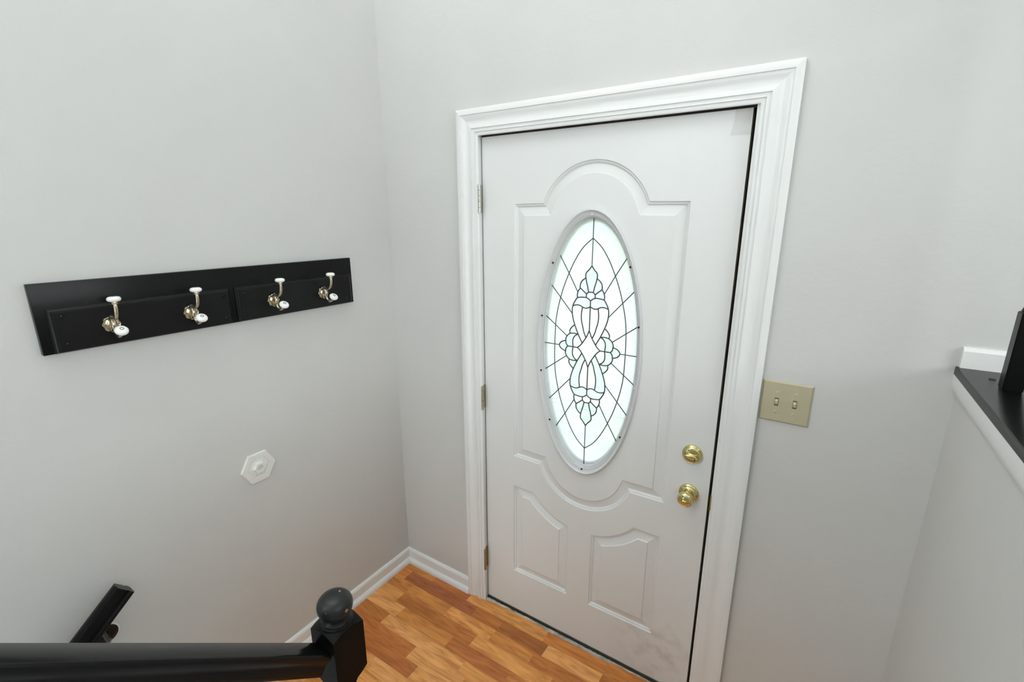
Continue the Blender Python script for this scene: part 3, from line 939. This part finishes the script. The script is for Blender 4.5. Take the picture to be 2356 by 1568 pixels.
def coat_hook():
    """scalloped rosette, black wire arm up, bright arm down, two porcelain balls (local: x out of the wall, z up)"""
    h = empty('coat_hook', (0, 0, 0))
    bm = bmesh.new()
    n = 48
    prof = [(1.0, 0.0), (1.0, 0.0022), (0.93, 0.0040), (0.80, 0.0032), (0.62, 0.0036), (0.50, 0.0058), (0.40, 0.0064), (0.0, 0.0066)]
    rings = []
    for s, x in prof:
        if s == 0: rings.append([bm.verts.new((x, 0, 0))]); continue
        rr = []
        for i in range(n):
            a = 2*pi*i/n
            sc = 1 + 0.055*cos(8*a)*(1 if s > 0.6 else 0.2)
            rr.append(bm.verts.new((x, 0.0205*s*sc*cos(a), 0.0222*s*sc*sin(a))))
        rings.append(rr)
    for q, r_ in zip(rings, rings[1:]):
        for i in range(n):
            j = (i+1) % n
            if len(r_) == 1: bm.faces.new((q[i], q[j], r_[0]))
            else: bm.faces.new((q[i], q[j], r_[j], r_[i]))
    bm.faces.new(rings[0][::-1])
    ros = obj('rosette', bm, M['nickel'], h, smooth=True, sharp=45)
    for s in (-1, 1):
        bm = bmesh.new(); lathe(bm, [(0.0030, 0), (0.0028, 0.001), (0.0015, 0.0017), (0, 0.0019)], 12, face_x(0.0038, s*0.0150, 0.001))
        obj('screw', bm, M['brass_old'], ros, smooth=True)
    # saddle that clamps both arms
    bm = bmesh.new()
    tube(bm, spline([(0.008, 0, 0.012), (0.0165, 0, 0.008), (0.0195, 0, 0.0), (0.0165, 0, -0.008), (0.008, 0, -0.012)], 5), 0.0062, n=14, flat=1.25)
    obj('saddle', bm, M['nickel'], h, smooth=True)
    # upper arm
    bm = bmesh.new()
    up = spline([(0.010, 0, 0.0170), (0.022, 0, 0.0175), (0.036, 0, 0.0195), (0.047, 0, 0.0270), (0.0535, 0, 0.0400), (0.0555, 0, 0.0520), (0.0550, 0, 0.0620)], 6)
    tube(bm, up, 0.0049, n=14)
    ua = obj('upper_arm', bm, M['nickel'], h, smooth=True)
    bm = bmesh.new(); lathe(bm, [(0, -0.0055), (0.0040, -0.0040), (0.0058, 0), (0.0040, 0.0042), (0, 0.0056)], 16, Matrix.Translation((0.0095, 0, 0.0215)))
    obj('tip', bm, M['gunmetal'], ua, smooth=True)
    def ball(name_axis, at):
        mt = Matrix.Translation(at) @ name_axis
        bm = bmesh.new()
        lathe(bm, [(0.0040, -0.0135), (0.0062, -0.0128), (0.0084, -0.0118), (0.0084, -0.0106), (0.0066, -0.0099), (0.0068, -0.0088), (0.0080, -0.0080), (0.0078, -0.0066), (0.0060, -0.0055)], 24, mt)
        cp = obj('collar', bm, M['nickel'], h, smooth=True, sharp=50)
        bm = bmesh.new()
        lathe(bm, [(0.0060, -0.0068), (0.0115, -0.0060), (0.0148, -0.0038), (0.0160, -0.0008), (0.0155, 0.0026), (0.0132, 0.0054), (0.0095, 0.0070), (0.0050, 0.0076), (0, 0.0077)], 28, mt)
        pb = obj('porcelain_knob', bm, M['porcelain'], h, smooth=True, sharp=60)
        bm = bmesh.new()
        lathe(bm, [(0.0030, 0.0072), (0.0046, 0.0070), (0.0046, 0.0080), (0.0030, 0.0081), (0.0030, 0.0072)], 20, mt, caps=False)
        obj('screw_ring', bm, M['gunmetal'], pb, smooth=True)
        return cp
    ball(Matrix.Identity(4), (0.0545, 0, 0.0735))
    # lower arm
    bm = bmesh.new()
    lo_ = spline([(0.0150, 0, -0.004), (0.0175, 0, -0.013), (0.0215, 0, -0.0215), (0.0285, 0, -0.0270), (0.0385, 0, -0.0280), (0.0475, 0, -0.0250), (0.0535, 0, -0.0190)], 6)
    tube(bm, lo_, 0.0047, n=14)
    obj('lower_arm', bm, M['nickel'], h, smooth=True)
    ball(Matrix.Rotation(radians(38), 4, 'Y'), (0.0625, 0, -0.0100))
    return h

def copy_tree(o, parent=None):
    c_ = o.copy(); COL.objects.link(c_); c_.parent = parent
    for ch in list(o.children): copy_tree(ch, c_)
    return c_
hook = coat_hook()
HP = [-1.067, -0.869, -0.605, -0.404]
HL = ['brass coat hook with white porcelain knobs at the rack end farthest from the door',
      'brass coat hook with white porcelain knobs, second from the rack end farthest from the door',
      'brass coat hook with white porcelain knobs, second from the rack end nearest the door',
      'brass coat hook with white porcelain knobs at the rack end nearest the door']
hooks = [hook] + [copy_tree(hook) for _ in range(3)]
for o, y, lb in zip(hooks, HP, HL):
    o.location = (RX + 0.0122, y, 1.4760)
    tag(o, lb, 'coat hook', 'coat hooks on the black rack')

# ================================================================== newel post and stair rail
NX, NY, NH = 0.359, -1.035, 0.038
nw = empty('newel_post', (NX, NY, 0))
tag(nw, 'black turned newel post with a mushroom finial at the landing', 'newel post')
bm = bmesh.new()
n = 64
def rsq(a): return NH / max(abs(cos(a)), abs(sin(a)))
levels = []
ZT, ZB = 0.9105, 0.792
def sqring(z_of, rmax=9):
    out = []
    for i in range(n):
        a = 2*pi*(i+.5)/n if False else 2*pi*i/n
        r = min(rsq(a), rmax)
        out.append(bm.verts.new((NX + r*cos(a), NY + r*sin(a), z_of(rsq(a)))))
    return out
kk = 0.62
def circ_ring(r, z): return [bm.verts.new((NX + r*cos(2*pi*i/n), NY + r*sin(2*pi*i/n), z)) for i in range(n)]
rc = NH*sqrt(2)
rings = [circ_ring(0.020, ZB-0.024), circ_ring(0.0300, ZB-0.022)]
rings.append(sqring(lambda r: ZB - (rc - r)*0.9))
rings.append(sqring(lambda r: ZT + (rc - r)*kk))
rings.append(circ_ring(0.0355, ZT + (rc-0.0355)*kk))
rings.append(circ_ring(0.020, ZT + (rc-0.0355)*kk + 0.0005))
for q, r_ in zip(rings, rings[1:]):
    for i in range(n): bm.faces.new((q[i], q[(i+1) % n], r_[(i+1) % n], r_[i]))
bm.faces.new(rings[0][::-1]); bm.faces.new(rings[-1])
obj('square_block', bm, M['black_matt'], nw, smooth=True, sharp=22)
zc = ZT + (rc-0.0355)*kk
bm = bmesh.new()
lathe(bm, [(0.0345, zc-0.004), (0.0350, zc+0.001), (0.0340, zc+0.0035), (0.0315, zc+0.0045), (0.0310, zc+0.006), (0.0290, zc+0.009), (0.0240, zc+0.012), (0.0215, zc+0.0145), (0.0220, zc+0.018)], 48, Matrix.Translation((NX, NY, 0)))
obj('finial_collar', bm, M['black_satin'], nw, smooth=True, sharp=30)
bm = bmesh.new()
bz = 0.9600
pr = [(0.0, -0.026), (0.012, -0.0255), (0.0225, -0.0235), (0.0305, -0.0175), (0.0352, -0.0085), (0.0368, 0.0010), (0.0352, 0.0105), (0.0300, 0.0185), (0.0225, 0.0240), (0.0130, 0.0272), (0.0, 0.0285)]
sm = [(p.x, p.y) for p in spline([(a, b_, 0) for a, b_ in pr], 4)]
lathe(bm, [(max(0, a), bz+h) for a, h in sm], 48, Matrix.Translation((NX, NY, 0)))
obj('finial', bm, M['finial'], nw, smooth=True, sharp=60)
bm = bmesh.new()
lathe(bm, [(0.024, ZB-0.021), (0.030, ZB-0.024), (0.0325, ZB-0.029), (0.030, ZB-0.034), (0.026, ZB-0.037), (0.027, ZB-0.050), (0.033, ZB-0.10), (0.0345, ZB-0.16), (0.031, ZB-0.23), (0.026, ZB-0.30),
           (0.024, ZB-0.36), (0.030, ZB-0.372), (0.031, ZB-0.382), (0.026, ZB-0.392), (0.036, ZB-0.402)], 40, Matrix.Translation((NX, NY, 0)))
obj('turned_shaft', bm, M['black'], nw, smooth=True, sharp=50)
obj('base_block', boxbm(NX-NH, NX+NH, NY-NH, NY+NH, 0.0, ZB-0.400, bevel=0.002), M['black'], nw, smooth=True)

# sloping rail: starts at the newel and climbs beside the flight towards the upper storey
th_ = radians(41.9)
RD = Vector((0, -cos(th_), sin(th_)))        # along the rail, upwards
RN = Vector((0, sin(th_), cos(th_)))         # perpendicular, up
def rail_prof_mesh(prof, p0, L, d, nrm, side):
    m = bmesh.new()
    a = [m.verts.new(p0 + side*u + nrm*v) for u, v in prof]
    b_ = [m.verts.new(p0 + side*u + nrm*v + d*L) for u, v in prof]
    k_ = len(prof)
    for i in range(k_): m.faces.new((a[i], a[(i+1) % k_], b_[(i+1) % k_], b_[i]))
    m.faces.new(a[::-1]); m.faces.new(b_)
    return m
half = [(0.0, 0.0), (0.0235, 0.0), (0.0268, -0.0012), (0.0288, -0.0042), (0.0292, -0.0085), (0.0284, -0.0135), (0.0262, -0.0180), (0.0245, -0.0215), (0.0242, -0.0260), (0.0256, -0.0300), (0.0256, -0.0400), (0.0240, -0.0445), (0.0, -0.0445)]
prof = half[1:-1] + [(-u, v) for u, v in half[1:-1]][::-1]
p0 = Vector((NX, -1.080, 0.887)) - RD*0.004
rl = obj('stair_rail', rail_prof_mesh(prof, p0 - RD*0.008 + RD*0.0, 1.95, RD, RN, Vector((1, 0, 0))), M['black_gloss'], None, smooth=True, sharp=25)
tag(rl, 'black moulded stair rail rising from the newel post', 'stair rail')

# ================================================================== wall handrail going down
hr = empty('wall_handrail', (XL, -1.22, 0.56))
tag(hr, 'black wooden handrail sloping down along the wall', 'handrail')
HD = Vector((0, -cos(radians(41.5)), -sin(radians(41.5))))
HN = Vector((0, -sin(radians(41.5)), cos(radians(41.5))))
hp = [(-0.0190, 0.0140), (-0.0165, 0.0215), (-0.0060, 0.0262), (0.0070, 0.0262), (0.0172, 0.0225), (0.0192, 0.0150), (0.0192, -0.0040), (0.0172, -0.0080), (0.0178, -0.0120), (0.0212, -0.0160), (0.0220, -0.0205), (0.0200, -0.0250), (0.0140, -0.0275),
      (-0.0140, -0.0275), (-0.0200, -0.0250), (-0.0220, -0.0205), (-0.0212, -0.0160), (-0.0178, -0.0120), (-0.0172, -0.0080), (-0.0190, -0.0040)]
HX = XL + 0.062
obj('rail', rail_prof_mesh(hp, Vector((HX, -1.1790, 0.7210)), 1.6, HD, HN, Vector((1, 0, 0))), M['black'], hr, smooth=True, sharp=25)
bm = bmesh.new()
lathe(bm, [(0.0, 0.0), (0.027, 0.0), (0.0275, 0.003), (0.025, 0.006), (0.014, 0.0085), (0.009, 0.010), (0.0, 0.0105)], 32, face_x(XL, -1.2260, 0.5620))
br = obj('bracket_plate', bm, M['black_satin'], hr, smooth=True, sharp=45)
bm = bmesh.new()
lathe(bm, [(0.0, 0.0), (0.0305, 0.0), (0.0300, 0.0012), (0.0, 0.0013)], 32, face_x(XL, -1.2252, 0.5628))
tag(obj('paint_ring', bm, M['trim_rough'], hr, smooth=True), 'ring of old white paint around the bracket')
bm = bmesh.new()
tube(bm, spline([(XL+0.008, -1.226, 0.562), (XL+0.030, -1.229, 0.560), (XL+0.052, -1.236, 0.575), (XL+0.062, -1.243, 0.610), (XL+0.062, -1.247, 0.640)], 5), 0.0048, n=12)
obj('bracket_arm', bm, M['gunmetal'], br, smooth=True)

# ================================================================== black ledge, baluster and upper trim
LG = obj('ledge', boxbm(1.4315, 1.66, -3.6, WY, 1.3875, UP, bevel=0.0022), M['black'], None, smooth=True)
tag(LG, 'black painted ledge on top of the half wall', 'ledge')
bm = bmesh.new(); lathe(bm, [(0.0, 0.0), (0.0062, 0.0), (0.0060, 0.0006), (0.0, 0.0008)], 16, Matrix.Translation((1.480, -0.106, UP)))
ho = obj('screw_hole', bm, M['hole'], LG)
bm = bmesh.new()
tp_ = [(1.4330, 1.3875), (1.4325, 1.372), (1.4345, 1.356), (1.4395, 1.340), (1.4435, 1.336), (1.56, 1.336), (1.56, 1.3875)]
prism(bm, tp_, -3.6, WY, 'y')
struct('trim_6', bm, M['trim'], 'white cove trim under the black ledge', smooth=True, sharp=60)
bm = bmesh.new()
prism(bm, [(WY, UP), (WY-0.013, UP), (WY-0.013, 1.449), (WY-0.009, 1.4555), (WY, 1.4575)], 1.4375, 5.0, 'x')
struct('baseboard_upper', bm, M['trim_rough'], 'white baseboard above the black ledge on the door wall')

ba = empty('baluster', (1.4925, -0.1780, UP))
tag(ba, 'black square-footed baluster standing on the ledge', 'baluster')
bx, by, bh = 1.4925, -0.1780, 0.0158
bm = bmesh.new()
box(bm, bx-bh, bx+bh, by-bh, by+bh, UP, 1.572)
bmesh.ops.bevel(bm, geom=[e for e in bm.edges], offset=0.0015, segments=2, affect='EDGES')
obj('foot_block', bm, M['black'], ba, smooth=True)
bm = bmesh.new()
lathe(bm, [(0.0152, 1.5705), (0.0150, 1.574), (0.0118, 1.584), (0.0112, 1.592), (0.0140, 1.598), (0.0145, 1.604), (0.0115, 1.612), (0.0125, 1.64), (0.0150, 1.72), (0.0140, 1.82), (0.0105, 1.96), (0.0100, 2.02),
           (0.0140, 2.03), (0.0140, 2.04), (0.0150, 2.05)], 28, Matrix.Translation((bx, by, 0)))
obj('turned_spindle', bm, M['black_satin'], ba, smooth=True, sharp=50)
obj('top_block', boxbm(bx-bh, bx+bh, by-bh, by+bh, 2.048, 2.27, bevel=0.0015), M['black_satin'], ba, smooth=True)
gr = obj('guard_rail', boxbm(1.464, 1.521, -3.6, WY, 2.27, 2.33, bevel=0.012, seg=3), M['black'], None, smooth=True)
tag(gr, 'black guard rail on top of the baluster', 'guard rail')

# ================================================================== outdoors
struct('ground', boxbm(-30, 40, 0.12, 60, -0.5, -0.3), M['lawn'], 'sunlit green lawn outside the door')
struct('porch', boxbm(-0.6, 1.6, 0.12, 1.5, -0.3, -0.03), M['drive'], 'pale concrete porch outside the door')
struct('driveway', boxbm(-6, 2.5, 3.0, 14.0, -0.3, -0.285), M['drive'], 'pale concrete driveway outside the door')

# ================================================================== added uplight and fill windows (all out of frame)
LX, LY, LZ = 0.12, -1.35, 3.36
cl = empty('added_uplight', (LX, LY, CEIL))  # added pendant that bounces soft light off the ceiling
tag(cl, 'added unseen white bowl uplight over the foyer', 'added uplight')
bm = bmesh.new(); lathe(bm, [(0.0, 0), (0.06, 0), (0.06, -0.02), (0.0, -0.025)], 32, Matrix.Translation((LX, LY, CEIL)))
obj('canopy', bm, M['trim'], cl)
bm = bmesh.new(); tube(bm, [(LX, LY, CEIL-0.02), (LX, LY, LZ-0.055)], 0.006)
obj('stem', bm, M['trim'], cl)
bm = bmesh.new(); lathe(bm, [(0.185, 0.0), (0.175, -0.03), (0.14, -0.06), (0.08, -0.075), (0, -0.08), (0, -0.074), (0.078, -0.069), (0.135, -0.055), (0.169, -0.027), (0.179, 0.0)], 40, Matrix.Translation((LX, LY, LZ)), caps=False)
obj('bowl', bm, M['trim'], cl, smooth=True)
ll = bpy.data.lights.new('uplight_fill', 'AREA'); ll.shape = 'DISK'; ll.size = 0.30; ll.energy = FILL_LAMP; ll.color = (0.955, 0.985, 1.0)
lo = bpy.data.objects.new('uplight_fill', ll); COL.objects.link(lo); lo.location = (LX, LY, LZ-0.02); lo.rotation_euler = (pi, 0, 0)

def window(n_, wall, a0, a1, z0, z1, power, label):  # added unseen window: glowing pane plus an area light as fill
    wn = empty('window_%d' % n_, (0, 0, 0)); tag(wn, label, kind='structure')
    def slab(u0, u1, w0, w1, t):
        if wall == 'left': return boxbm(XL, XL+t, u0, u1, w0, w1)
        if wall == 'front': return boxbm(u0, u1, -5.6, -5.6+t, w0, w1)
        return boxbm(5.0-t, 5.0, u0, u1, w0, w1)
    for a in ((a0-.07, a0, z0-.07, z1+.07), (a1, a1+.07, z0-.07, z1+.07), (a0, a1, z1, z1+.07), (a0, a1, z0-.07, z0)):
        obj('frame', slab(*a, .03), M['trim'], wn)
    obj('pane', slab(a0, a1, z0, z1, .006), emit('fill_pane', (0.935, 0.98, 1.0), 1.5), wn)
    l = bpy.data.lights.new('window_fill', 'AREA'); l.shape = 'RECTANGLE'; l.size = a1-a0; l.size_y = z1-z0; l.energy = power; l.color = (0.935, 0.98, 1.0)
    o = bpy.data.objects.new('window_fill', l); COL.objects.link(o)
    if wall == 'left':
        o.location = (XL+.03, (a0+a1)/2, (z0+z1)/2); o.rotation_euler = (radians(90), 0, radians(-90))
    elif wall == 'front':
        o.location = ((a0+a1)/2, -5.57, (z0+z1)/2); o.rotation_euler = (radians(90), 0, 0)
    else:
        o.location = (4.97, (a0+a1)/2, (z0+z1)/2); o.rotation_euler = (radians(90), 0, radians(90))
window(1, 'left', -5.3, -2.7, 1.9, 3.4, FILL_LEFT, 'added wide fill-light window in the hook rack wall, farther along the stairs')
window(2, 'far', -4.0, -0.8, 1.9, 3.5, FILL_FAR, 'added wide fill-light window of the living room in the side wall')
window(3, 'front', -0.42, 1.0, -1.0, 0.7, FILL_LOW, 'added fill-light window of the lower storey at the foot of the stairs')
